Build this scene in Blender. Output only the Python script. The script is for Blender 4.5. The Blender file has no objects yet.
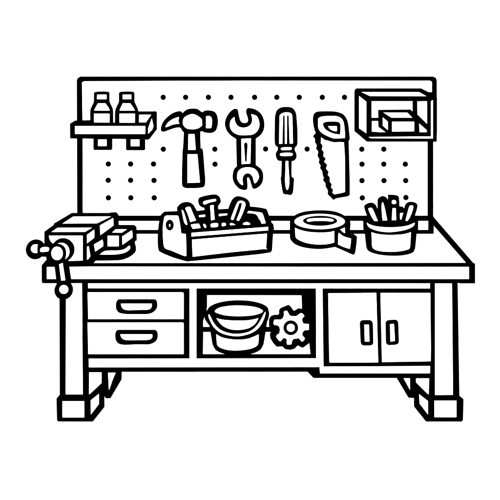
import bpy, bmesh, math
from mathutils import Vector
from mathutils.bvhtree import BVHTree

S = bpy.context.scene
# ---------------------------------------------------------------- camera, light, exposure
F = 990.0          # focal length in photo pixels
HC = 2.165         # camera height (m)
VX, VY = 258.0, -12.0
cam_d = bpy.data.cameras.new('camera')
cam = bpy.data.objects.new('camera', cam_d)
S.collection.objects.link(cam)
cam.location = (0, 0, HC)
cam.rotation_euler = (math.radians(90), 0, 0)
cam_d.sensor_width = 36.0
cam_d.lens = F / 500.0 * 36.0
cam_d.shift_x = (250.0 - VX) / 500.0
cam_d.shift_y = (VY - 250.0) / 500.0
cam_d.clip_end = 500.0
S.camera = cam

w = bpy.data.worlds.new('World')
S.world = w
w.use_nodes = True
bg = w.node_tree.nodes['Background']
bg.inputs['Color'].default_value = (1, 1, 1, 1)
bg.inputs['Strength'].default_value = 1.0

ld = bpy.data.lights.new('fill_lamp', 'POINT')        # soft fill lamp added behind the camera to brighten fronts and recesses
ld.energy = 1500.0; ld.shadow_soft_size = 0.15
lo = bpy.data.objects.new('fill_lamp', ld)
S.collection.objects.link(lo)
lo.location = (0, -0.1, HC)

S.view_settings.view_transform = 'Standard'
S.view_settings.look = 'None'
S.view_settings.gamma = 1.0
S.view_settings.exposure = 1.6

# ---------------------------------------------------------------- materials
def paint(name, c0, c1, rough, scale):
    m = bpy.data.materials.new(name); m.use_nodes = True
    nt = m.node_tree; b = nt.nodes['Principled BSDF']
    b.inputs['Roughness'].default_value = rough
    b.inputs['Specular IOR Level'].default_value = 0.0
    tc = nt.nodes.new('ShaderNodeTexCoord')
    n = nt.nodes.new('ShaderNodeTexNoise'); n.inputs['Scale'].default_value = scale
    r = nt.nodes.new('ShaderNodeValToRGB')
    r.color_ramp.elements[0].color = (*c0, 1); r.color_ramp.elements[1].color = (*c1, 1)
    nt.links.new(tc.outputs['Object'], n.inputs['Vector'])
    nt.links.new(n.outputs['Fac'], r.inputs['Fac'])
    nt.links.new(r.outputs['Color'], b.inputs['Base Color'])
    return m
WHITE = paint('white_paint', (.86,)*3, (.9,)*3, .9, 8)
INK = paint('black_ink', (.0,)*3, (.0,)*3, 1.0, 20)
PAPER = paint('white_ground', (.88,)*3, (.9,)*3, 1.0, 2)

# ---------------------------------------------------------------- geometry helpers
CAM = Vector((0, 0, HC))
def at(x, y, Y):
    return Vector(((x - VX) * Y / F, Y, HC - (y - VY) * Y / F))
def ray(x, y):
    return Vector(((x - VX) / F, 1.0, -(y - VY) / F))
def on_plane(x, y, p, n):
    d = ray(x, y)
    return CAM + d * ((p - CAM).dot(n) / d.dot(n))
def Q(x0, y0, s, pts):
    return [(x0 + a / s, y0 + b / s) for a, b in pts]
def sm(pts, k=5):
    """closed smooth curve through the points; a point given twice is a sharp corner"""
    n = len(pts); out = []
    for i in range(n):
        p0, p1, p2, p3 = pts[i-1], pts[i], pts[(i+1) % n], pts[(i+2) % n]
        if p1 == p2: continue
        for j in range(k):
            t = j / k
            out.append(tuple(.5 * (2*p1[c] + (p2[c]-p0[c])*t + (2*p0[c]-5*p1[c]+4*p2[c]-p3[c])*t*t
                                   + (3*p1[c]-p0[c]-3*p2[c]+p3[c])*t**3) for c in (0, 1)))
    return out
def oval(cx, cy, rx, ry, n=28):
    return [(cx + rx*math.cos(2*math.pi*i/n), cy + ry*math.sin(2*math.pi*i/n)) for i in range(n)]
def rnd(x0, y0, x1, y1, r=1.2, n=4):
    out = []
    for cx, cy, a in ((x1-r, y0+r, -90), (x1-r, y1-r, 0), (x0+r, y1-r, 90), (x0+r, y0+r, 180)):
        for i in range(n+1):
            t = math.radians(a + 90*i/n); out.append((cx+r*math.cos(t), cy+r*math.sin(t)))
    return out
def rect(x0, y0, x1, y1):
    return [(x0, y0), (x1, y0), (x1, y1), (x0, y1)]

def off(px, d):
    """grow (d > 0) or shrink an outline by d pixels"""
    pts = [p for i, p in enumerate(px) if math.dist(p, px[i-1]) > .02]
    n = len(pts)
    ar = sum(pts[i-1][0]*pts[i][1]-pts[i][0]*pts[i-1][1] for i in range(n))
    sg = d if ar > 0 else -d; out = []
    for i in range(n):
        (ax, ay), (bx, by), (cx, cy) = pts[i-1], pts[i], pts[(i+1) % n]
        l1 = math.hypot(bx-ax, by-ay); l2 = math.hypot(cx-bx, cy-by)
        n1 = ((by-ay)/l1, -(bx-ax)/l1); n2 = ((cy-by)/l2, -(cx-bx)/l2)
        mx, my = n1[0]+n2[0], n1[1]+n2[1]; q = max(mx*mx+my*my, .8)
        out.append((bx + sg*2*mx/q, by + sg*2*my/q))
    return out
GW = .15      # line weight correction in pixels

class MB:
    """collects a dark solid and the white panels let into its faces"""
    def __init__(s): s.v = []; s.f = []; s.m = []; s.tree = None; s.ns = 0
    def _add(s, vs, fs, mat):
        b = len(s.v); s.v += [Vector(p) for p in vs]
        s.f += [[b+i for i in f] for f in fs]; s.m += [mat]*len(fs)
        if mat == 1: s.tree = None
    def prism(s, A, B, mat=1, panels=True):
        n = len(A)
        s._add(list(A)+list(B), [list(range(n)), list(range(2*n-1, n-1, -1))] + [t for i in range(n) for t in ([i, n+i, n+(i+1) % n], [i, n+(i+1) % n, (i+1) % n])], mat)
        if not panels: return s
        c = sum(A, Vector()) / n * .5 + sum(B, Vector()) / n * .5
        faces = [[A[i], B[i], B[(i+1) % n], A[(i+1) % n]] for i in range(n)] + ([list(B)] if n == 4 else [])
        for q in faces:
            m = sum(q, Vector()) / 4
            nr = (q[2]-q[0]).cross(q[3]-q[1])
            if nr.length < 1e-6: continue
            nr.normalize()
            if nr.dot(m-c) < 0: nr = -nr
            if nr.dot(CAM-m) > 0: continue
            md = min((q[i]-q[i-1]).length for i in range(4))
            if md < .05: continue
            k = 1 - .034/md
            s._add([m + (p-m)*k + nr*.002 for p in q], [[0, 1, 2, 3]], 0)
        return s
    def frustum(s, front, Yf, back, Yb, mat=1, panels=True):
        return s.prism([at(x, y, Yf) for x, y in front], [at(x, y, Yb) for x, y in back], mat, panels)
    def slab(s, px, Y, th, mat=1):
        px = off(px, GW)
        A = [at(x, y, Y) for x, y in px]
        return s.prism(A, [p + Vector((0, th, 0)) for p in A], mat)
    def plate(s, px, p, n, th, mat=1, flip=False):
        n = n.normalized(); px = off(px, GW)
        if n.dot(CAM-p) < 0: n = -n
        A = [on_plane(x, y, p, n) for x, y in px]
        return s.prism(A, [q - n*th for q in A], mat)
    def drop(s, px, p, n, z0, mat=1):
        A = [on_plane(x, y, p, n) for x, y in px]
        return s.prism(A, [Vector((q.x, q.y, z0)) for q in A], mat, False)
    def lathe(s, cx, Y, prof, mat=1, n=48):
        c = at(cx, 0, Y); rings = []
        for y, hw in prof:
            z = at(0, y, Y).z; r = hw*Y/F
            rings.append([Vector((c.x+r*math.cos(2*math.pi*i/n), Y+r*math.sin(2*math.pi*i/n), z)) for i in range(n)])
        vs = [p for r in rings for p in r]; fs = []
        for k in range(len(rings)-1):
            for i in range(n):
                j = (i+1) % n; fs.append([k*n+i, k*n+j, (k+1)*n+j, (k+1)*n+i])
        fs += [list(range(n)), list(range((len(rings)-1)*n, len(rings)*n))]
        s._add(vs, fs, mat); return s
    def ball(s, x, y, Y, rpx, mat=1, nu=28, nv=16):
        c = at(x, y, Y); r = rpx*Y/F; vs = [c+Vector((0, 0, r)), c-Vector((0, 0, r))]; fs = []
        for k in range(1, nv):
            t = math.pi*k/nv
            vs += [c + Vector((r*math.sin(t)*math.cos(2*math.pi*i/nu), r*math.sin(t)*math.sin(2*math.pi*i/nu), r*math.cos(t))) for i in range(nu)]
        R = lambda k, i: 2 + (k-1)*nu + i % nu
        for i in range(nu):
            fs.append([0, R(1, i), R(1, i+1)]); fs.append([1, R(nv-1, i+1), R(nv-1, i)])
            for k in range(1, nv-1): fs.append([R(k, i), R(k+1, i), R(k+1, i+1), R(k, i+1)])
        s._add(vs, fs, mat); return s
    def _cast(s, x, y):
        if s.tree is None:
            s.tree = BVHTree.FromPolygons(s.v, [f for f, m in zip(s.f, s.m) if m == 1])
        h = s.tree.ray_cast(CAM, ray(x, y).normalized())
        return h[0], h[1]
    def patch(s, px, level=1, mat=0, seed=None):
        """a thin inlay on the flat face seen behind the outline"""
        px = off(px, GW if mat == 1 else -GW)
        cx = sum(p[0] for p in px)/len(px); cy = sum(p[1] for p in px)/len(px)
        cand = ([seed] if seed else []) + [(cx, cy)] + [(p[0]*.9+cx*.1, p[1]*.9+cy*.1) for p in px] + list(px)
        for c in cand:
            p, n = s._cast(*c)
            if p is not None: break
        else:
            print('PATCH MISS', px[0]); return s
        if n.dot(CAM-p) < 0: n = -n
        p = p + n*.0015*level
        mm = 2 if mat == 1 else 0      # 2 = ink inlay, kept out of the ray tree
        s._add([on_plane(x, y, p, n) for x, y in px], [list(range(len(px)))], mm); return s
    def wrap(s, px, level=1, mat=0, cuts=3, mirror=None):
        """a thin inlay that follows a curved surface"""
        px = off(px, GW if mat == 1 else -GW)
        bm = bmesh.new()
        f = bm.faces.new([bm.verts.new((x, y, 0)) for x, y in px])
        f.normal_update(); bmesh.ops.triangulate(bm, faces=[f])
        for _ in range(cuts):
            es = [e for e in bm.edges if e.calc_length() > 1.6]
            if not es: break
            bmesh.ops.subdivide_edges(bm, edges=es, cuts=1)
            bmesh.ops.triangulate(bm, faces=bm.faces[:])
        bm.verts.ensure_lookup_table(); vs = []; Yl = None; bad = []
        for v in bm.verts:
            p, n = s._cast(v.co.x, v.co.y)
            if p is None: bad.append(len(vs)); vs.append((v.co.x, v.co.y)); continue
            vs.append(p + (CAM-p).normalized()*.0025*level)
        good = [p for p in vs if isinstance(p, Vector)]
        if not good: print('WRAP MISS', px[0]); bm.free(); return s
        for i in bad:
            x, y = vs[i]; g = min(good, key=lambda p: (at(x, y, p.y)-p).length)
            vs[i] = at(x, y, g.y)
        fs = [[v.index for v in f.verts] for f in bm.faces]; bm.free()
        mm = 2 if mat == 1 else 0
        s._add(vs, fs, mm)
        if mirror is not None:
            s._add([Vector((p.x, 2*mirror-p.y, p.z)) for p in vs], fs, mm)
        return s
    def build(s, name, parent=None, base=None):
        me = bpy.data.meshes.new(name)
        o = bpy.data.objects.new(name, me)
        if parent is not None:
            base = parent['_b'] ; o.parent = parent
            base = Vector(base)
        else:
            if base is None:
                base = Vector((sum(p.x for p in s.v)/len(s.v), sum(p.y for p in s.v)/len(s.v), min(p.z for p in s.v)))
            o.location = base
        o['_b'] = list(base); TMP.append(o)
        me.from_pydata([tuple(p-base) for p in s.v], [], s.f)
        me.materials.append(WHITE); me.materials.append(INK)
        me.polygons.foreach_set('material_index', [0 if m == 0 else 1 for m in s.m])
        me.update()
        S.collection.objects.link(o)
        return o
TMP = []
def tag(o, label=None, cat=None, group=None, kind=None):
    if label: o['label'] = label
    if cat: o['category'] = cat
    if group: o['group'] = group
    if kind: o['kind'] = kind
    return o
def thing(name, base, label, cat, group=None):
    o = bpy.data.objects.new(name, None); o.empty_display_size = .05
    o.location = base; o['_b'] = list(base); TMP.append(o)
    S.collection.objects.link(o)
    return tag(o, label, cat, group)

# ---------------------------------------------------------------- the ground
g = MB(); g._add([(-60, -20, 0), (60, -20, 0), (60, 200, 0), (-60, 200, 0)], [[0, 1, 2, 3]], 0)
go = g.build('ground', base=Vector((0, 0, 0))); tag(go, kind='structure')
go.data.materials[0] = PAPER

# ---------------------------------------------------------------- the workbench
ZT = at(0, 264.8, 4.95).z                     # height of the table top
UP = Vector((0, 0, 1))
def ontop(x, y): return on_plane(x, y, Vector((0, 0, ZT)), UP)

bench = thing('workbench', Vector((0, 5.2, 0)), 'white black-outlined workbench with drawers, doors and pegboard back', 'workbench')

# table top
m = MB()
tf = [(44, 263.4), (472.5, 263.4), (475, 264), (475, 283.2), (43, 283.2), (41.7, 281.8), (41.7, 266)]
a = [ontop(42, 264.8), ontop(82, 217), ontop(433.8, 217), ontop(475.1, 264.8)]
zb = at(0, 283.2, 4.95).z
b = [Vector((p.x, p.y, zb)) for p in a]
m.prism(a, b)
m.slab([(41.7, 265.5), (43.5, 263), (60, 263.2), (60, 283.2), (43.2, 283.2), (41.7, 281.7)], 4.948, .0015)
m.slab([(467, 263.4), (474.6, 263.2), (475.1, 264.5), (475.1, 283.4), (460, 283.4)], 4.948, .0015)
m.patch([(50, 263.1), (466, 262.8), (434.4, 226.4), (430, 221.5), (88, 219.5)], seed=(200, 250))
m.tree = None
m.v2 = None
m.patch([(46.8, 267), (90, 266.5), (469, 266.9), (469, 279), (46.8, 279)], level=3, seed=(250, 273))
m.build('tabletop', bench)

# pegboard
YP = 5.60
m = MB()
m.slab([(76.8, 80.5), (77.6, 78.3), (79.6, 77), (434, 77), (436, 78), (436.8, 80.5), (436.8, 141), (433.2, 142), (433.2, 219), (77.2, 219)], YP, .03)
m.patch([(82, 82.6), (84, 81.2), (245, 80.6), (430, 80.6), (432, 82), (432, 112), (427.5, 120), (427.5, 216.8), (82.8, 216.8), (82.6, 130)], seed=(240, 150))
dots = [(x, 97.3) for x in (163.2, 185.6, 208.4, 231, 254.6, 276.8, 299.3, 322.3, 344.5)]
dots += [(163.3, 149.2), (214.8, 149.2), (265.6, 149), (307.1, 149.1), (361.8, 149.2), (383.8, 149.2)]
dots += [(108.3, 164), (130.6, 164), (153.5, 164), (215, 164.2), (362, 164.2), (383.8, 164.2), (405.3, 164.2)]
dots += [(108.2, 180.3), (130.6, 180.3), (154, 180.4), (362, 180.6), (384, 180.6), (405.7, 180.6)]
dots += [(108.4, 197.8), (130.8, 197.8), (154.2, 197.8), (362.3, 197.9), (405.9, 197.5)]
for x, y in dots: m.patch(oval(x, y, 2.75, 2.75, 20), level=2, mat=1)
m.build('pegboard', bench)
m = MB()
m.slab([(79, 216.8), (433.7, 216.8), (433.7, 234), (79, 234)], 5.566, .03)
m.patch([(86, 221), (428.2, 220.9), (428.2, 229.9), (86, 229.9)])
m.build('back_rail', bench)

# cabinet frame between the legs
YC = 4.957
m = MB()
m.frustum([(84, 282), (196.6, 282), (196.6, 372), (84, 372)], YC, [(90, 284), (196.6, 284), (196.6, 352), (90, 352)], 5.4)
m.frustum([(315.6, 282), (433, 282), (433, 378.1), (313.4, 378.1), (307, 371.4), (316.2, 371.4)], YC,
          [(315.6, 284), (428, 284), (428, 358), (317, 358), (317, 355), (317, 350)], 5.4)
m.frustum([(196.5, 282), (315.7, 282), (315.7, 295.4), (196.5, 295.2)], YC, [(196.5, 270), (315.7, 270), (315.7, 290), (196.5, 290)], 5.4, panels=False)
m.frustum([(196.5, 354.1), (316.3, 354.1), (316.3, 371.9), (196.5, 371.9)], YC, [(196.5, 354), (316.3, 354), (316.3, 360), (196.5, 360)], 5.4)
m.frustum([(308, 370), (324, 370), (324, 378.1), (313.6, 378.1)], YC, [(312, 350), (324, 350), (324, 356), (317, 356)], 5.4)
fr = (250, 286)
m.patch([(88, 283.3), (430, 283.3), (430, 288.5), (88, 288.2)], seed=fr)
m.patch([(88.5, 358.6), (320, 358.3), (320, 367.1), (88.5, 367.3)], seed=(250, 363))
m.patch(rect(189.5, 285, 196.4, 363), seed=(193, 320), level=1.4)
m.patch([(315.9, 285), (322.5, 285), (323.5, 370.5), (319.7, 370.5), (319.7, 360), (316.2, 360)], seed=(319, 320), level=1.4)
m.patch([(319.9, 366.6), (430.7, 366), (430.7, 373.3), (319.9, 373.4)], seed=(400, 370))
m.build('cabinet_frame', bench)
# open compartment
m = MB()
m.frustum([(196, 282), (318, 282), (318, 345), (196, 345)], 5.38, [(200, 284), (315, 284), (315, 340), (200, 340)], 5.41, panels=False)
m.patch([(198, 290), (310, 290), (310, 326.9), (198, 326.9)], seed=(240, 300))
m.build('back_panel', bench)
m = MB()
ZF = .308
a = [on_plane(x, y, Vector((0, 0, ZF)), UP) for x, y in ((197, 356), (316, 356), (312, 326), (200, 326))]
m.prism(a, [p-Vector((0, 0, .02)) for p in a], panels=False)
m.patch([(198, 355.5), (313, 355.5), (310, 331.8), (200, 331.8)], seed=(290, 350))
m.build('shelf_floor', bench)
for px in ([(196, 289), (207.1, 289), (207.1, 307), (206.3, 311), (203.2, 321), (202.9, 356), (196, 356)],
           [(301.3, 289), (317, 289), (317, 357), (310.5, 355), (309.2, 342), (302, 310)]):
    m = MB(); m.frustum(px, 5.0, px, 5.37, panels=False); m.build('side_panel', bench)

# drawers
for (y0, y1, w0, w1, ho, hw) in (
    (290, 320.8, 292.3, 319.1, [(80, 115), (90, 100), (90, 100), (275, 100), (275, 100), (284, 113), (282, 145), (250, 168), (190, 171), (110, 168), (83, 150)],
     [(104, 118), (104, 118), (259, 118), (259, 118), (257, 137), (240, 148), (180, 150), (130, 150), (110, 138)]),
    (320.8, 356, 322.4, 354.1, [(77, 265), (88, 253), (88, 253), (275, 253), (275, 253), (286, 266), (284, 300), (250, 321), (190, 322), (108, 323), (80, 303)],
     [(101, 271), (101, 271), (261, 271), (261, 271), (261, 287), (243, 299), (180, 301), (128, 300), (108, 289)])):
    m = MB(); m.slab(rect(85, y0, 186.5, y1-.05), 4.954, .03)
    m.patch([(87.6, w0), (182.5, w0), (183.7, w0+.8), (183.7, w1), (88.2, w1)])
    dr = m.build('drawer', bench)
    m = MB(); m.slab(sm(Q(100, 280, 5, ho)), 4.94, .018); m.patch(sm(Q(100, 280, 5, hw)))
    m.build('handle', dr)
# doors
for (out, wh, ho, hw) in (
    ([(324, 289.5), (378.4, 289.5), (380, 365), (325, 365)], [(328.2, 293.3), (376.3, 292.8), (378.2, 362.4), (330, 362.6), (329.3, 361.6)],
     [(100, 196), (102, 187), (109, 181), (120, 179), (148, 179), (158, 182), (164, 190), (165, 200), (167, 285), (165, 296), (158, 301), (148, 303), (118, 303), (108, 299), (104, 290)], [(121, 198), (145, 198), (147, 283), (124, 283)]),
    ([(378.45, 289.5), (432, 289.5), (432, 364), (380.05, 364)], [(380.5, 292.9), (430.3, 292.9), (431, 361.3), (382, 362.1)],
     [(229, 196), (231, 187), (238, 181), (248, 179), (276, 177), (285, 179), (291, 186), (292, 196), (295, 280), (293, 291), (286, 297), (277, 299), (248, 301), (237, 299), (231, 292)], [(250, 196), (270, 194), (275, 280), (252, 283)])):
    m = MB(); m.slab(out, 4.954, .03); m.patch(wh); d = m.build('door', bench)
    m = MB(); m.slab(Q(340, 285, 5, ho), 4.94, .018); m.patch(Q(340, 285, 5, hw)); m.build('handle', d)

# legs
m = MB()
m.frustum([(59.3, 282), (87.7, 282), (89, 398), (59.6, 398)], 4.9525, [(75, 276), (102, 276), (105, 386), (75, 386)], 5.10)
m.patch([(66, 283.2), (82, 283.2), (82.8, 395.1), (65.7, 395.1)], seed=(75, 340))
m.wrap([(89.1, 372.3), (101.6, 372.3), (101.6, 383), (89, 394.9)])
lg = m.build('leg', bench)
m = MB()
m.frustum([(56.3, 398.6), (59, 395.2), (91, 395.2), (92.9, 421.7), (58, 421.7), (56.8, 420)], 4.94,
          [(75, 386), (76, 383), (104.4, 382.5), (104.6, 407), (75, 407), (75, 406)], 5.10)
m.patch(rect(62.4, 401.2, 84.3, 417.5), seed=(70, 410))
m.wrap([(90.7, 400.3), (99, 393.6), (99, 404), (90.9, 414.5)], level=2)
m.build('foot', lg)
m = MB()
m.frustum([(432, 282), (457.8, 282), (459.6, 398), (429.8, 398)], 4.9525, [(413, 276), (440, 276), (440, 386), (411.5, 386)], 5.10)
m.patch([(435, 283.4), (452, 283.4), (453, 395.5), (435, 395.5)], seed=(445, 340))
m.wrap([(429.2, 378.3), (428.7, 395), (416, 382.4), (416, 378.3)])
lg = m.build('leg', bench)
m = MB()
m.frustum([(426.5, 396), (459.5, 395.6), (463.7, 399), (463.2, 420), (461.8, 421.7), (426, 421.7)], 4.94,
          [(413.8, 383), (440, 383), (441, 386), (441, 404), (440, 406), (413.8, 406.5)], 5.10)
m.patch(rect(434.4, 400.6, 456.5, 417.2), seed=(445, 410))
m.wrap([(419, 394), (428, 401), (428, 414.5), (419.6, 403.7)], level=2)
m.build('foot', lg)
for px, wt in (([(101.6, 350), (121.2, 350), (121.2, 380), (110.6, 398), (106, 398.4), (101.6, 392)], [(108, 372.6), (115.7, 372.6), (113, 379), (109, 390)]),
               ([(393, 372), (416, 372), (416, 392), (413.5, 398), (408.4, 397.6), (396.6, 377.8)], [(403.5, 378.2), (410, 378.2), (410, 389.8)])):
    m = MB(); m.slab(px, 5.22, .02); m.patch(wt); m.build('rear_leg', bench)

# ---------------------------------------------------------------- wall shelf with two bottles
R1 = lambda p: Q(60, 70, 5, p)
sh = thing('wall_shelf', at(110, 138, 5.45), 'small white shelf on two brackets at the upper left of the pegboard, holding two bottles', 'shelf')
m = MB()
m.frustum(R1([(49, 268), (75, 252), (155, 250), (160, 262), (435, 264), (440, 347), (50, 343)]), 5.25,
          R1([(100, 285), (110, 280), (155, 280), (160, 280), (430, 280), (435, 330), (100, 330)]), 5.59, panels=False)
m.patch(R1([(75, 280), (426, 280), (426, 320), (75, 320)]), seed=(100, 130))
m.build('board', sh)
m = MB()
m.frustum(R1([(376, 262), (432, 262), (447, 347), (400, 346)]), 5.252, R1([(376, 206), (482, 206), (483, 300), (376, 290)]), 5.59, panels=False)
m.wrap(R1([(395, 223), (457, 223), (430, 262), (395, 262)]), cuts=2)
m.wrap(R1([(459, 241), (468, 280), (462, 298), (441, 320), (440, 292)]), cuts=3, level=2)
m.slab(R1([(440, 262), (470, 206), (484, 210), (484, 298), (440, 349), (425, 347)]), 5.585, .01)
m.build('end_box', sh)
for o, wt in ((rnd(93.4, 136, 112, 150), rect(98, 139.4, 106.7, 146.1)), (rnd(126, 136, 145, 150.3), rect(130.7, 139.4, 139.6, 146.3))):
    m = MB(); m.slab(o, 5.585, .012); m.patch(wt); m.build('bracket', sh)
for c, wc, ws, wb, lab, hwb in (
    (101.7, [(186, 123), (233, 123), (233, 146), (184, 146)], [(190, 166), (227, 166), (243, 188), (250, 203), (170, 203), (177, 188)], [(170, 218), (248, 218), (248, 268), (170, 268)],
     'left bottle of the two on the small wall shelf, white with a short cap', 11.5),
    (126.7, [(313, 123), (357, 123), (357, 146), (313, 146)], [(314, 166), (351, 166), (367, 188), (375, 203), (297, 203), (303, 188)], [(297, 218), (375, 218), (375, 268), (297, 268)],
     'right bottle of the two on the small wall shelf, nearer the hammer', 11.8)):
    YB = 5.42; bt = thing('bottle', at(c, 128, YB), lab, 'bottle', 'bottles on the wall shelf')
    m = MB(); m.lathe(c, YB, [(99.5, 7.6), (102.5, 8.2), (105.5, 9.7), (109, 11.2), (112, hwb), (127, hwb)])
    m.wrap(R1(ws), mirror=YB); m.wrap(R1(wb), mirror=YB); m.build('body', bt)
    m = MB(); m.lathe(c, YB, [(92.0, 7.0), (92.8, 7.9), (101.2, 7.9)]); m.wrap(R1(wc), mirror=YB); m.build('cap', bt)

# ---------------------------------------------------------------- tools on the pegboard
YT = 5.55; TH = .045
H = lambda p: Q(150, 90, 5, p)
hm = thing('claw_hammer', at(192, 187, YT), 'claw hammer hanging upright on the pegboard between the bottles and the wrench', 'hammer')
m = MB()
m.slab(H([(170, 205), (249, 205), (252, 310), (164, 310)]), YT+.004, TH-.01)
m.patch(H([(192, 220), (223, 220), (229, 304), (190, 304)])); m.build('handle', hm)
m = MB()
m.slab(sm(H([(163, 300), (163, 300), (160, 400), (160, 470), (170, 487), (200, 491), (260, 487), (274, 470), (270, 400), (262, 308), (250, 300), (250, 300)])), YT, TH)
m.patch(H([(187, 321), (237, 321), (250, 463), (187, 465)])); m.build('grip', hm)
m = MB()
m.slab(sm(H([(54, 195), (60, 170), (75, 148), (108, 122), (145, 111), (160, 120), (168, 112), (185, 102), (210, 98), (235, 101), (258, 116), (275, 108), (310, 110), (330, 125), (338, 160), (333, 195), (318, 211), (295, 215), (270, 211), (258, 206), (240, 216), (205, 220), (172, 213), (160, 202), (150, 188), (125, 190), (95, 200), (68, 209), (57, 205)])), YT-.006, TH+.006)
m.patch(sm(H([(77, 185), (88, 165), (112, 146), (145, 134), (145, 134), (143, 158), (148, 168), (148, 168), (115, 173), (90, 183)])))
m.patch(sm(H([(164, 155), (175, 134), (210, 120), (240, 130), (260, 148), (260, 148), (261, 178), (261, 178), (240, 192), (215, 197), (185, 193), (168, 178)])))
m.patch(sm(H([(280, 131), (280, 131), (298, 130), (309, 142), (310, 165), (308, 182), (303, 191), (280, 191), (280, 191)])))
m.build('head', hm)

W = lambda p: Q(215, 100, 5, p)
m = MB()
m.slab(sm(W([(90, 50), (105, 47), (114, 54), (118, 75), (125, 103), (135, 116), (155, 118), (165, 108), (164, 90), (156, 65), (157, 50), (168, 43), (195, 48), (220, 62), (238, 85), (247, 118), (243, 150), (228, 175), (204, 193), (204, 193), (204, 260), (204, 330), (204, 330), (225, 345), (238, 365), (241, 390), (235, 415), (220, 433), (200, 444), (188, 440), (181, 420), (174, 398), (165, 386), (160, 398), (162, 440), (150, 450), (125, 445), (105, 428), (92, 405), (88, 380), (94, 353), (110, 334), (110, 334), (108, 300), (106, 195), (106, 195), (80, 178), (60, 155), (50, 125), (53, 98), (68, 70)])), YT, .03)
m.patch(sm(W([(97, 84), (97, 84), (101, 108), (115, 130), (140, 138), (165, 133), (181, 118), (186, 95), (180, 70), (180, 70), (208, 80), (220, 105), (222, 130), (212, 155), (190, 172), (160, 176), (120, 175), (93, 163), (78, 145), (74, 122), (80, 100)])))
m.patch(W([(131, 194), (180, 191), (177, 318), (133, 321)]))
m.patch(sm(W([(146, 218), (162, 219), (160, 270), (158, 305), (153, 309), (150, 300), (148, 260)])), level=2, mat=1)
m.patch(sm(W([(110, 383), (115, 358), (135, 341), (165, 336), (195, 342), (213, 360), (220, 385), (212, 405), (200, 417), (193, 405), (187, 383), (172, 368), (155, 368), (142, 380), (138, 400), (140, 425), (125, 418), (113, 400)])))
wr = m.build('wrench', base=at(246, 190, YT)); tag(wr, 'double open-ended wrench hanging on the pegboard between hammer and screwdriver', 'wrench')

D = lambda p: Q(270, 105, 5.26, p)
sd = thing('screwdriver', at(287, 193, YT), 'screwdriver with ribbed handle hanging blade down on the pegboard between wrench and saw', 'screwdriver')
m = MB(); m.slab(sm(D([(62, 280), (62, 280), (60, 375), (57, 395), (66, 455), (72, 467), (90, 471), (118, 467), (126, 400), (125, 390), (114, 375), (114, 290), (114, 280), (114, 280)])), YT+.003, TH-.01)
m.patch(sm(D([(82, 284), (82, 284), (96, 284), (96, 284), (98, 330), (102, 400), (98, 435), (91, 447), (84, 437), (79, 400), (81, 330)]))); m.build('blade', sd)
m = MB(); m.slab(sm(D([(26, 90), (28, 60), (38, 32), (60, 18), (90, 15), (118, 20), (136, 42), (141, 80), (145, 150), (144, 205), (135, 221), (135, 221), (40, 221), (40, 221), (26, 205), (25, 140)])), YT, TH)
m.patch(sm(D([(50, 70), (57, 48), (85, 38), (112, 45), (118, 70), (118, 70), (121, 203), (121, 203), (48, 205), (48, 205)])))
for q in ([(69, 57), (77, 55), (78, 204), (65, 204)], [(90, 55), (98, 57), (103, 204), (89, 204)]): m.patch(D(q), level=2, mat=1)
m.build('handle', sd)
m = MB(); m.slab(sm(D([(40, 212), (40, 212), (134, 212), (134, 212), (130, 240), (140, 262), (136, 283), (120, 295), (90, 294), (50, 294), (36, 284), (31, 262), (42, 240)])), YT-.004, TH)
m.patch(sm(D([(62, 224), (110, 222), (110, 236), (62, 237)]), 3)); m.patch(sm(D([(58, 253), (114, 252), (114, 267), (58, 268)]), 3)); m.build('collar', sd)

A1 = lambda p: Q(305, 110, 10, p); A2 = lambda p: Q(310, 150, 9.09, p)
sw = thing('hand_saw', at(335, 199, YT), 'hand saw hanging by its handle on the pegboard with jagged teeth pointing left', 'saw')
m = MB()
m.slab(A1([(125, 240), (110, 235), (95, 250), (81, 268), (98, 285), (100, 295), (105, 300), (99, 322), (118, 352), (118, 372), (112, 390), (133, 415), (135, 430)])
       + A2([(73, 40), (70, 58), (88, 88), (81, 118), (99, 145), (94, 168), (112, 195), (119, 240), (129, 255), (121, 278), (142, 305), (143, 335), (165, 372), (163, 405), (190, 430), (213, 455), (235, 440), (340, 422), (362, 410), (362, 300), (354, 0)])
       + A1([(436, 300), (420, 250)]), YT+.004, .02)
m.patch(A1([(160, 272), (200, 300), (290, 318), (390, 320)]) + A2([(317, 60), (319, 382), (300, 388), (222, 404), (203, 388), (211, 362), (190, 340), (198, 312), (178, 285), (182, 250), (160, 225), (170, 200), (145, 168), (157, 135), (128, 105), (145, 80), (120, 55), (122, 50)])
        + A1([(188, 420), (168, 395), (177, 355), (157, 330), (160, 300)]))
m.build('blade', sw)
m = MB()
m.slab(sm(A1([(84, 130), (84, 80), (95, 45), (120, 28), (160, 22), (280, 22), (335, 30), (385, 50), (415, 85), (432, 140), (445, 250), (447, 285), (438, 308), (400, 322), (350, 320), (290, 322), (240, 310), (190, 288), (140, 255), (112, 235), (95, 195)])), YT-.004, .04)
m.patch(sm(A1([(131, 95), (131, 85), (165, 66), (230, 60), (320, 62), (365, 85), (385, 120), (395, 180), (400, 245), (399, 281), (399, 281), (350, 283), (295, 285), (240, 268), (185, 240), (145, 205), (131, 165)])))
m.patch(sm(A1([(180, 148), (190, 127), (225, 117), (315, 117), (345, 128), (355, 155), (354, 205), (350, 244), (340, 244), (290, 236), (240, 216), (200, 188)])), level=2, mat=1)
m.patch(sm(A1([(229, 161), (229, 161), (318, 160), (318, 160), (320, 185), (318, 210), (310, 213), (280, 207), (248, 188)])), level=3)
m.build('handle', sw)

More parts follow.
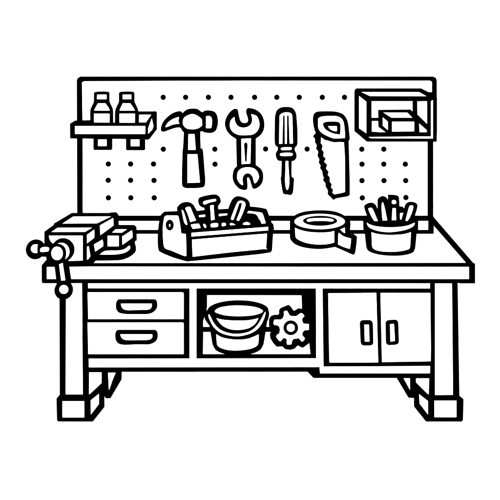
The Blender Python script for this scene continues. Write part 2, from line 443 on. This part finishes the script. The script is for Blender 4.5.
# ---------------------------------------------------------------- open wall cabinet with a small box
R4 = lambda p: Q(345, 70, 5, p)
wc = thing('wall_cabinet', at(395, 141, 5.4), 'open-fronted white box cabinet at the upper right corner of the pegboard', 'cabinet')
YF, YK = 5.2, 5.56
fo = R4([(110, 135), (445, 133), (458, 138), (459, 358), (110, 358)])
fi = R4([(132, 154), (411, 154), (411, 317), (132, 317)])
# left board, top board, bottom board, right board (each runs back to the pegboard)
m = MB()
m.frustum(R4([(108, 142), (133, 142), (133, 358), (105, 356)]), YF, R4([(46, 103), (72, 103), (72, 305), (46, 305)]), 5.59, panels=False)
m.patch(R4([(70, 129), (107, 158), (107, 317), (70, 292)]), seed=R4([(90, 220)])[0]); m.build('side_board', wc)
m = MB()
m.frustum(R4([(105, 131), (459, 131), (459, 156), (108, 156)]), YF-.001, R4([(46, 100), (56, 91), (381, 91), (400, 130)]), 5.592, panels=False)
m.wrap(R4([(82, 110), (370, 110), (378, 114), (407, 131), (125, 131)])); m.build('top_board', wc)
m = MB()
m.frustum(R4([(105, 314), (459, 314), (459, 359), (110, 359)]), YF-.002, R4([(46, 280), (420, 300), (420, 315), (46, 306)]), 5.588, panels=False)
m.patch(R4([(118, 335), (429, 332), (440, 332), (440, 343), (130, 341)]), seed=R4([(300, 325)])[0]); m.build('bottom_board', wc)
m = MB()
m.frustum(R4([(410, 134), (436, 131), (459, 120), (459, 358), (410, 358)]), YF-.003, R4([(420, 130), (436, 130), (457, 120), (457, 300), (420, 300)]), 5.58)
m.patch(R4([(430, 155), (440, 150), (440, 343), (430, 343)]), seed=R4([(420, 220)])[0]); m.build('side_board', wc)
# inside faces
m = MB()
m.frustum(R4([(75, 110), (440, 110), (440, 330), (75, 300)]), YK, R4([(80, 110), (430, 110), (430, 320), (80, 300)]), YK+.015, panels=False)
m.patch(R4([(100, 130), (338, 130), (338, 239), (100, 239)]), seed=R4([(200, 180)])[0]); m.build('back_board', wc)
m = MB()
a = [at(*p, Y) for p, Y in zip(R4([(120, 330), (436, 330), (385, 240), (85, 240)]), (YF+.01, YF+.01, YK-.002, YK-.002))]
m.prism(a, [p-Vector((0, 0, .008)) for p in a], panels=False)
m.wrap(R4([(133, 254), (358, 254), (374, 268), (411, 301), (411, 316), (133, 316)]), cuts=1); m.build('inner_floor', wc)
m = MB()
a = [at(*p, Y) for p, Y in zip(R4([(412, 130), (412, 300), (371, 266), (338, 240), (338, 130)]), (YF+.012, YF+.012, 5.42, YK-.004, YK-.004))]
m.prism(a, [p+Vector((.008, 0, 0)) for p in a], panels=False)
m.wrap(R4([(360, 140), (411, 140), (411, 271), (361, 223)]), cuts=2); m.build('inner_side', wc)

sb = MB()
f_ = [at(*p, 5.225) for p in R4([(218, 243), (368, 241), (373, 322), (218, 322)])]
k_ = [at(*p, 5.38) for p in R4([(165, 199), (328, 197), (330, 285), (167, 284)])]
sb.prism(f_, k_, panels=False)
sb.patch(R4([(235, 258), (346, 258), (346, 307), (235, 308)]), seed=R4([(290, 280)])[0])
sb.wrap(R4([(190, 212), (312, 212), (338, 239), (232, 239)]), cuts=2)
sb.wrap(R4([(188, 235), (215, 258), (215, 302), (188, 279)]), cuts=2)
o = sb.build('small_box'); tag(o, 'small closed white box lying inside the open wall cabinet', 'box')

# ---------------------------------------------------------------- bench vise
R5 = lambda p: Q(20, 200, 5, p); T3 = lambda p: Q(75, 205, 7.69, p); V5 = lambda p: Q(20, 230, 7.15, p)
vs = thing('bench_vise', Vector((at(70, 264, 5.1).x, 5.1, ZT)), 'blocky bench vise with ball-ended handles on the left end of the table top', 'vise')
m = MB()
m.frustum(R5([(121, 158), (327, 163), (327, 200), (327, 230), (327, 326), (137, 330), (121, 230)]), 4.952, R5([(172, 121), (384, 124), (382, 195), (360, 226), (364, 290), (172, 290), (172, 250)]), 5.15, panels=False)
m.patch(sm(R5([(144, 178), (144, 178), (314, 178), (314, 178), (314, 303), (314, 303), (230, 305), (230, 305), (200, 260), (165, 220), (152, 205), (146, 190)]), 3), seed=R5([(250, 230)])[0])
m.wrap(R5([(157, 160), (188, 138), (361, 138), (326, 160)]))
m.wrap(T3([(86, 233), (148, 188), (150, 215), (149, 252), (92, 297)]), level=2)
m.wrap(T3([(87, 328), (95, 318), (106, 315), (121, 400), (112, 412), (88, 425)]), level=2)
m.slab(T3([(60, 215), (86, 215), (86, 460), (60, 460)]), 4.946, .02)
m.build('front_jaw', vs)
m = MB(); m.slab(V5([(176, 20), (205, 45), (210, 80), (240, 100), (245, 240), (200, 235), (214, 215), (195, 185), (176, 110)]), 4.946, .002)  # black filler between the front jaw and the table corner
m.build('jaw_filler', vs)
m = MB()
m.frustum(R5([(168, 118), (388, 120), (392, 210), (172, 210)]), 5.15, R5([(258, 64), (486, 64), (492, 140), (262, 140)]), 5.35, panels=False)
m.slab(R5([(450, 64.5), (480, 63), (491, 76), (493, 150), (440, 160), (470, 100)]), 5.349, .01)
m.wrap(R5([(212, 118), (266, 82), (456, 82), (385, 117)]))
m.wrap(T3([(185, 160), (295, 98), (297, 158), (188, 238)]), level=2)
m.slab(T3([(140, 150), (186, 145), (190, 238), (230, 245), (120, 310), (148, 250)]), 5.149, .02)
m.build('rear_jaw', vs)
m = MB()
m.frustum(T3([(60, 290), (140, 300), (147, 405), (60, 400)]), 5.12, T3([(100, 235), (240, 232), (250, 325), (100, 330)]), 5.3, panels=False)
m.wrap(T3([(145, 303), (212, 263), (219, 290), (218, 318), (155, 360)]), level=2)
m.build('slide', vs)
m = MB()
m.frustum(T3([(232, 218), (350, 222), (352, 345), (232, 345)]), 5.2, T3([(295, 152), (458, 152), (474, 170), (474, 275)]), 5.38, panels=False)
m = MB()
f_ = [at(*p, 5.2) for p in T3([(225, 218), (300, 216), (350, 218), (352, 345), (225, 350)])]
k_ = [at(*p, 5.36) for p in T3([(290, 152), (455, 152), (474, 168), (476, 272), (300, 275)])]
m.prism(f_, k_, panels=False)
m.patch(T3([(250, 236), (337, 236), (337, 318), (250, 318)]), seed=T3([(290, 280)])[0])
m.wrap(T3([(284, 212), (312, 186), (400, 186), (360, 214)]), cuts=2, level=2)
m.wrap(T3([(362, 242), (438, 193), (444, 225), (442, 252), (364, 308)]), cuts=3, level=2)
m.build('anvil', vs)
m = MB()
zb_ = ZT+.008
m.plate(sm(T3([(60, 400), (60, 400), (60, 459), (60, 459), (113, 459), (160, 418), (160, 418), (330, 415), (390, 402), (440, 375), (468, 340), (460, 295), (440, 280), (250, 300), (250, 300)])), Vector((0, 0, zb_)), UP, .007)
m.patch(sm(T3([(188, 382), (188, 382), (235, 352), (340, 348), (385, 335), (415, 312), (425, 320), (422, 340), (395, 362), (350, 376), (290, 382)])), seed=T3([(300, 366)])[0])
m.build('base_plate', vs)
def cyl(m, cx, cy, r, Y, th): m.slab(oval(cx, cy, r, r, 40), Y, th)
m = MB(); c = V5([(303, 147)])[0]; cyl(m, c[0], c[1], 82/7.15, 4.93, .03)
m.patch(sm(V5([(263, 101), (285, 92), (315, 94), (342, 115), (354, 150), (347, 185), (322, 211), (322, 211), (330, 175), (322, 138), (303, 112), (283, 102)])))
m.build('screw_collar', vs)
m = MB(); c = V5([(264, 166)])[0]; cyl(m, c[0], c[1], 59/7.15, 4.905, .024)
m.patch(oval(*V5([(265, 167)])[0], 42/7.15, 49/7.15)); m.build('screw_knob', vs)
m = MB(); m.slab(sm(V5([(125, 112), (125, 112), (210, 104), (210, 104), (214, 194), (200, 192), (125, 190), (125, 190)])), 4.885, .03)
m.patch(sm(V5([(143, 145), (152, 127), (180, 121), (205, 125), (208, 138), (202, 152), (180, 156), (150, 157)])), seed=V5([(180, 140)])[0])
m.build('handle_bar', vs)
m = MB(); m.ball(*V5([(112, 138)])[0], 4.945, 70/7.15)
m.wrap(sm(V5([(77, 135), (88, 110), (108, 102), (128, 104), (137, 112), (124, 132), (124, 150), (130, 160), (110, 165), (88, 158)]))); m.build('handle_ball', vs)
m = MB(); m.slab(V5([(243, 228), (338, 228), (362, 385), (262, 385)]), 4.915, .028)
m.patch(V5([(279, 246), (305, 235), (326, 368), (318, 373), (296, 373)])); m.build('handle_bar', vs)
m = MB(); m.ball(*V5([(313, 429)])[0], 4.892, 67/7.15)
m.wrap(oval(*V5([(313, 425)])[0], 33/7.15, 32/7.15)); m.build('handle_ball', vs)

# ---------------------------------------------------------------- toolbox
TA = lambda p: Q(155, 190, 10, p); TB = lambda p: Q(190, 190, 10, p); TC = lambda p: Q(230, 190, 10, p)
T6 = lambda p: Q(155, 190, 6.667, p); T7 = lambda p: Q(180, 180, 5, p)
A = ontop(190, 263); B = ontop(272, 255); C_ = ontop(160, 254.2)
nL = (C_-A).cross(UP); nF = (B-A).cross(UP)
tb = thing('toolbox', (A+B+C_)/3, 'open white toolbox with arched ends, a round hole in its left end, full of tools', 'toolbox')
m = MB()
m.plate(sm(T6([(23, 395), (18, 330), (22, 250), (30, 200), (40, 165), (62, 145), (62, 145), (150, 142), (150, 142), (200, 200), (210, 285), (228, 290), (228, 290), (228, 474), (228, 474), (220, 476), (190, 470), (110, 445), (40, 415)])), A, nL, .006)
m.patch(sm(T6([(60, 190), (66, 176), (78, 169), (78, 169), (148, 169), (148, 169), (158, 178), (164, 195), (175, 250), (181, 291), (181, 291), (206, 292), (206, 292), (211, 440), (211, 440), (190, 438), (110, 405), (64, 385), (54, 330), (52, 250)])), seed=T6([(130, 330)])[0])
m.patch(oval(*T6([(98, 234)])[0], 27/6.667, 36/6.667), level=2, mat=1)
m.patch(oval(*T6([(98, 236)])[0], 5/6.667, 10/6.667), level=3)
m.build('end_panel', tb)
m = MB()
m.plate(T7([(33, 252), (60, 250), (440, 222), (452, 212), (464, 222), (467, 240), (460, 352), (452, 362), (400, 370), (70, 404), (34, 406)]), A, nF, .006)
m.patch(T7([(57, 264), (441, 234), (441, 252), (57, 283)]), seed=T7([(200, 262)])[0])
m.patch(sm(T7([(60, 298), (60, 298), (250, 282), (435, 268), (435, 268), (430, 338), (420, 345), (250, 362), (63, 384), (63, 384)]), 3), seed=T7([(200, 330)])[0])
m.build('front_panel', tb)
nFn = nF.normalized(); nFn = nFn if nFn.dot(CAM-A) < 0 else -nFn       # pointing away from the camera
nLn = nL.normalized(); nLn = nLn if nLn.dot(B-A) > 0 else -nLn
m = MB()
m.plate(sm(TC([(150, 175), (185, 168), (250, 172), (330, 185), (360, 200), (385, 265), (410, 330), (424, 342), (428, 370), (420, 400), (250, 400), (250, 400), (150, 400), (150, 400)])), B-nLn*.012, nL, .006)
m.patch(sm(TC([(168, 222), (172, 208), (240, 215), (310, 225), (328, 240), (345, 290), (359, 333), (359, 333), (302, 340), (302, 340), (288, 290), (270, 255), (240, 238), (168, 230)])), seed=TC([(325, 300)])[0])
m.build('end_panel', tb)
m = MB()
P = A + nFn*.17
m.plate(TB([(-20, 225), (75, 215), (150, 205), (290, 198), (400, 192), (480, 180), (570, 180), (700, 250), (740, 320), (740, 390), (-20, 390)]), P, nF, .012)  # black below the white strips paints the shade inside the box
m.patch(sm(TB([(80, 258), (110, 249), (168, 246), (168, 265), (110, 272), (84, 271)]), 3), seed=TB([(130, 260)])[0])
m.patch(sm(TB([(270, 243), (330, 236), (390, 234), (388, 249), (330, 258), (270, 264)]), 3), seed=TB([(330, 247)])[0])
m.build('back_panel', tb)
m = MB()
P = A + nFn*.04
m.plate(TB([(-18, 330), (30, 312), (250, 300), (560, 262), (700, 300), (720, 350), (720, 400), (-18, 420)]), P, nF, .01)  # black sheet painted in for the shaded inside of the box
def highlight(p): m.patch(sm(p), seed=(sum(a for a, b in p)/len(p), sum(b for a, b in p)/len(p)))  # highlights on the contents, painted white
highlight(TB([(8, 352), (18, 343), (85, 336), (95, 350), (106, 378), (90, 382), (30, 388), (20, 376)]))
highlight(TB([(132, 343), (145, 338), (158, 352), (163, 372), (150, 379), (138, 365)]))
highlight(TB([(205, 355), (215, 335), (265, 330), (282, 338), (280, 362), (268, 370), (225, 374), (208, 368)]))
highlight(TB([(316, 350), (320, 332), (340, 327), (358, 335), (358, 355), (340, 361), (320, 362)]))
highlight(TB([(400, 350), (400, 333), (425, 332), (455, 347), (440, 351), (420, 353)]))
highlight(TC([(128, 345), (140, 326), (165, 320), (190, 325), (202, 345), (165, 349)]))
m.build('dark_interior', tb)

P1 = A + nFn*.02 + nLn*.0
m = MB(); m.plate(sm(TA([(228, 200), (240, 165), (275, 135), (330, 125), (375, 140), (400, 175), (425, 225), (450, 300), (456, 320), (456, 320), (356, 338), (356, 338), (340, 425), (300, 432), (300, 432), (270, 435), (270, 435), (255, 330)])), P1, nF, .014)
m.patch(sm(TA([(265, 198), (265, 198), (283, 208), (305, 270), (322, 338), (318, 350), (300, 338), (285, 300)])))
m.patch(sm(TA([(301, 182), (301, 182), (325, 168), (352, 170), (360, 185), (385, 245), (411, 305), (411, 305), (352, 321), (352, 321), (330, 250)])))
o = m.build('chisel'); tag(o, 'broad round-topped tool handle leaning at the left end of the open toolbox', 'tool')
P2 = A + nFn*.025
hk = thing('small_hammer', on_plane(211, 222, P2, nF), 'short tool with a flat T-shaped head standing in the middle of the open toolbox', 'hammer')
m = MB(); m.plate(TB([(155, 140), (280, 120), (282, 192), (292, 310), (155, 320), (165, 200)]), P2, nF, .012)
m.patch(sm(TB([(200, 155), (200, 155), (238, 147), (238, 147), (240, 220), (249, 295), (249, 295), (210, 305), (210, 305), (206, 230)]), 3)); m.build('handle', hk)
m = MB(); m.plate(sm(TB([(93, 110), (105, 85), (140, 72), (200, 58), (260, 52), (292, 65), (308, 108), (300, 135), (280, 160), (280, 165), (240, 150), (195, 155), (190, 178), (160, 205), (150, 180), (118, 172), (100, 150)])), P2-nFn*.006, nF, .02)
m.patch(sm(TB([(130, 132), (140, 112), (200, 97), (252, 90), (262, 100), (255, 112), (200, 125), (155, 143), (140, 144)]))); m.build('head', hk)
m = MB(); m.plate(sm(TC([(-20, 300), (-10, 200), (20, 120), (45, 85), (80, 68), (120, 72), (165, 88), (190, 115), (200, 150), (195, 185), (165, 240), (140, 305), (90, 330), (0, 320)])), P1, nF, .014)
m.patch(sm(TC([(10, 285), (40, 200), (70, 130), (95, 108), (130, 110), (153, 130), (152, 165), (120, 250), (95, 300), (78, 308), (60, 300), (40, 298), (22, 298)])))
m.patch(sm(TC([(93, 135), (105, 130), (117, 140), (100, 210), (68, 290), (66, 305), (58, 318), (30, 310), (38, 290), (70, 200)])), level=2, mat=1)
o = m.build('pliers'); tag(o, 'long loop-handled tool leaning right inside the open toolbox', 'tool')

# ---------------------------------------------------------------- tape roll
K = lambda p: Q(285, 205, 6.667, p)
tp = thing('tape_roll', ontop(320, 242), 'roll of wide tape between the toolbox and the pot, its free end sticking out', 'tape')
pf = at(320, 231.5, 5.246); pb = at(320, 210.3, 5.54)
nT = (pb-pf).cross(Vector((1, 0, 0)))
top = sm(K([(33, 105), (50, 80), (90, 55), (150, 40), (235, 34), (320, 40), (375, 58), (410, 80), (434, 105), (432, 150), (385, 172), (330, 182), (230, 186), (130, 178), (70, 158), (36, 130)]))
bot = sm(K([(34, 205), (50, 190), (90, 170), (150, 160), (235, 155), (320, 160), (375, 170), (410, 180), (430, 192), (425, 230), (385, 258), (330, 280), (230, 294), (130, 284), (68, 262), (36, 230)]))
m = MB(); m.prism([on_plane(x, y, pf, nT) for x, y in top], [on_plane(x, y, Vector((0, 0, ZT+.002)), UP) for x, y in bot], panels=False)
m.patch(oval(*K([(231, 110)])[0], 169/6.667, 52/6.667, 48), seed=K([(90, 110)])[0])
m.patch(oval(*K([(234, 105)])[0], 114/6.667, 33/6.667, 40), level=2, mat=1)
m.patch(sm(K([(145, 100), (165, 90), (230, 86), (300, 89), (327, 102), (310, 111), (270, 107), (200, 107), (155, 112)])), level=3)
m.wrap(sm(K([(66, 150), (66, 150), (100, 165), (160, 179), (230, 183), (290, 181), (329, 172), (329, 172), (329, 250), (329, 250), (290, 260), (225, 264), (150, 255), (95, 235), (72, 217), (68, 190)])), cuts=4, level=3)
m.wrap(K([(366, 163), (399, 149), (402, 190), (385, 182)]), cuts=3, level=4)
m.build('roll', tp)
g1 = ontop(*K([(330, 280)])[0]); g2 = ontop(*K([(447, 332)])[0]); nt_ = (g2-g1).cross(UP)
m = MB(); m.plate(sm(K([(330, 165), (330, 165), (358, 165), (385, 188), (425, 190), (445, 194), (471, 212), (471, 215), (466, 270), (458, 320), (446, 333), (430, 328), (360, 298), (330, 283), (330, 283)])), g1, nt_, .008)
m.patch(sm(K([(355, 180), (355, 180), (390, 208), (441, 223), (441, 223), (438, 260), (432, 293), (432, 293), (390, 280), (353, 263), (353, 263)]), 3), seed=K([(400, 250)])[0])
m.build('loose_end', tp)

# ---------------------------------------------------------------- cup with sticks
CU = lambda p: Q(355, 190, 7.143, p)
cp = thing('cup', ontop(390.7, 250), 'round white pot with a rim at the right of the table top, holding five sticks', 'pot')
YU = ontop(390.7, 250).y
m = MB(); m.lathe(390.6, YU, [(219.5, 27.5), (229.5, 27.3), (230, 26), (240, 25.2), (247, 24.4), (249.5, 23.4)])  # closed black top stands for the shaded inside of the pot
m.wrap(sm(CU([(84, 231), (84, 231), (105, 245), (150, 258), (210, 265), (260, 266), (320, 263), (380, 252), (427, 232), (427, 232), (424, 250), (400, 270), (340, 290), (250, 301), (170, 294), (110, 273), (88, 250)])), cuts=4, level=3)
m.wrap(sm(CU([(117, 301), (117, 301), (170, 315), (250, 321), (340, 316), (400, 301), (400, 301), (397, 360), (392, 412), (375, 426), (320, 438), (250, 442), (180, 437), (127, 415), (120, 360)])), cuts=4, level=3)
m.build('cup_body', cp)
sticks = (
 ([(68, 130), (85, 103), (118, 94), (145, 105), (160, 135), (200, 240), (200, 300), (130, 300), (105, 230)], [[(96, 140), (98, 130), (115, 127), (130, 142), (150, 190), (165, 228), (150, 228), (135, 218), (115, 185)]], 'leftmost stick in the white pot, leaning left', -.006),
 ([(163, 90), (172, 60), (200, 47), (228, 60), (240, 100), (255, 250), (250, 300), (180, 300), (168, 235)], [[(195, 88), (203, 95), (215, 140), (234, 234), (234, 234), (212, 234), (198, 220), (192, 170), (190, 115)]], 'second stick from the left in the white pot, upright with a pointed tip', .0),
 ([(238, 48), (248, 37), (300, 42), (315, 62), (318, 160), (325, 250), (320, 300), (255, 300), (240, 200)], [[(265, 76), (278, 71), (292, 78), (294, 94), (280, 101), (264, 95)], [(267, 138), (274, 130), (292, 129), (292, 129), (295, 235), (295, 235), (262, 235), (262, 235)]], 'tallest stick in the middle of the white pot, with a banded square end', .004),
 ([(305, 128), (350, 130), (355, 200), (340, 300), (300, 300), (300, 200)], [[(321, 165), (321, 165), (345, 162), (345, 162), (340, 195), (330, 228), (320, 230), (320, 230)]], 'shortest stick in the white pot, squeezed behind the slanted one at right', .012),
 ([(335, 215), (350, 160), (362, 108), (385, 90), (410, 88), (440, 98), (445, 125), (420, 200), (385, 245), (370, 300), (325, 300)], [[(386, 122), (398, 110), (415, 114), (412, 145), (390, 200), (366, 228), (362, 212), (375, 160)]], 'rightmost stick in the white pot, leaning right', -.004))
for o_, ws_, lab, dy in sticks:
    m = MB(); m.slab(sm(CU(o_)), YU-.02+dy*2, .012)
    for q in ws_: m.patch(sm(CU(q)))
    o = m.build('stick'); tag(o, lab, 'stick', 'sticks in the pot')

# ---------------------------------------------------------------- bucket and gear in the open compartment
BK = lambda p: Q(190, 270, 5, p)
YBk = 5.12
bk = thing('bucket', at(238, 347, YBk), 'round bucket with its wide handle hanging in front, in the open compartment under the table', 'bucket')
m = MB(); m.lathe(238.1, YBk, [(309.8, 30.5), (314, 30.3), (330, 27.8), (343, 25.7), (346.5, 24)])
m.wrap(sm(BK([(123, 207), (140, 190), (180, 180), (240, 176), (310, 181), (350, 192), (366, 206), (350, 218), (310, 228), (240, 232), (180, 228), (140, 218)])), cuts=4)
m.wrap(sm(BK([(131, 240), (131, 240), (170, 249), (240, 253), (300, 250), (343, 240), (343, 240), (325, 270), (290, 292), (235, 300), (190, 293), (155, 272)])), cuts=4, level=2)
m.wrap(sm(BK([(131, 320), (131, 320), (165, 338), (230, 348), (290, 343), (344, 321), (344, 321), (342, 365), (328, 384), (290, 397), (225, 403), (175, 397), (140, 381), (133, 355)])), cuts=4)
m.build('bucket_body', bk)
body_tree = BVHTree.FromPolygons(m.v, [f for f, q in zip(m.f, m.m) if q == 1])
m = MB(); m.tree = body_tree
m.wrap(sm(BK([(75, 215), (90, 200), (108, 218), (130, 250), (165, 285), (235, 302), (300, 293), (340, 260), (370, 205), (393, 205), (392, 240), (370, 285), (330, 325), (290, 342), (235, 348), (170, 338), (125, 312), (95, 275), (75, 245)])), level=3.5, mat=1, cuts=4)
m.wrap(sm(BK([(90, 228), (94, 221), (101, 228), (120, 265), (150, 297), (195, 315), (240, 319), (290, 310), (325, 288), (350, 255), (368, 220), (376, 208), (378, 218), (368, 250), (345, 288), (310, 314), (265, 328), (220, 331), (160, 317), (122, 290), (100, 255)])), level=5, cuts=4)
m.build('bail_handle', bk)

GE = lambda p: Q(260, 290, 7.15, p)
gr = MB()
gr.slab(GE([(100, 185), (130, 185), (138, 175), (137, 150), (150, 135), (205, 113), (220, 125), (243, 158), (275, 138), (300, 142), (330, 165), (345, 180), (350, 210), (365, 240), (365, 290), (345, 305), (350, 350), (352, 378), (310, 410), (298, 410), (270, 395), (245, 420), (215, 427), (180, 422), (160, 402), (120, 405), (95, 378), (75, 345), (72, 320), (85, 300), (75, 285), (65, 255), (65, 215), (80, 193)]), 4.98, .015)
gr.patch(GE([(170, 155), (180, 148), (195, 150), (210, 178), (218, 185), (250, 187), (262, 185), (290, 165), (305, 168), (318, 185), (302, 205), (300, 218), (310, 240), (350, 243), (350, 285), (318, 288), (303, 305), (302, 322), (321, 345), (318, 355), (305, 368), (298, 368), (278, 345), (240, 350), (230, 362), (225, 388), (195, 392), (190, 375), (192, 355), (180, 343), (165, 345), (150, 365), (138, 365), (115, 335), (120, 322), (138, 310), (143, 285), (138, 262), (125, 253), (103, 250), (95, 240), (102, 212), (150, 212), (165, 198), (172, 180)]), seed=GE([(160, 230)])[0])
gr.patch(oval(*GE([(220, 270)])[0], 53/7.15, 53/7.15, 40), level=2, mat=1)
gr.patch(oval(*GE([(220, 270)])[0], 29/7.15, 29/7.15, 32), level=3)
o = gr.build('gear'); tag(o, 'toothed gear wheel with a round hub standing beside the bucket in the open compartment', 'gear')

for o in TMP:
    if '_b' in o: del o['_b']
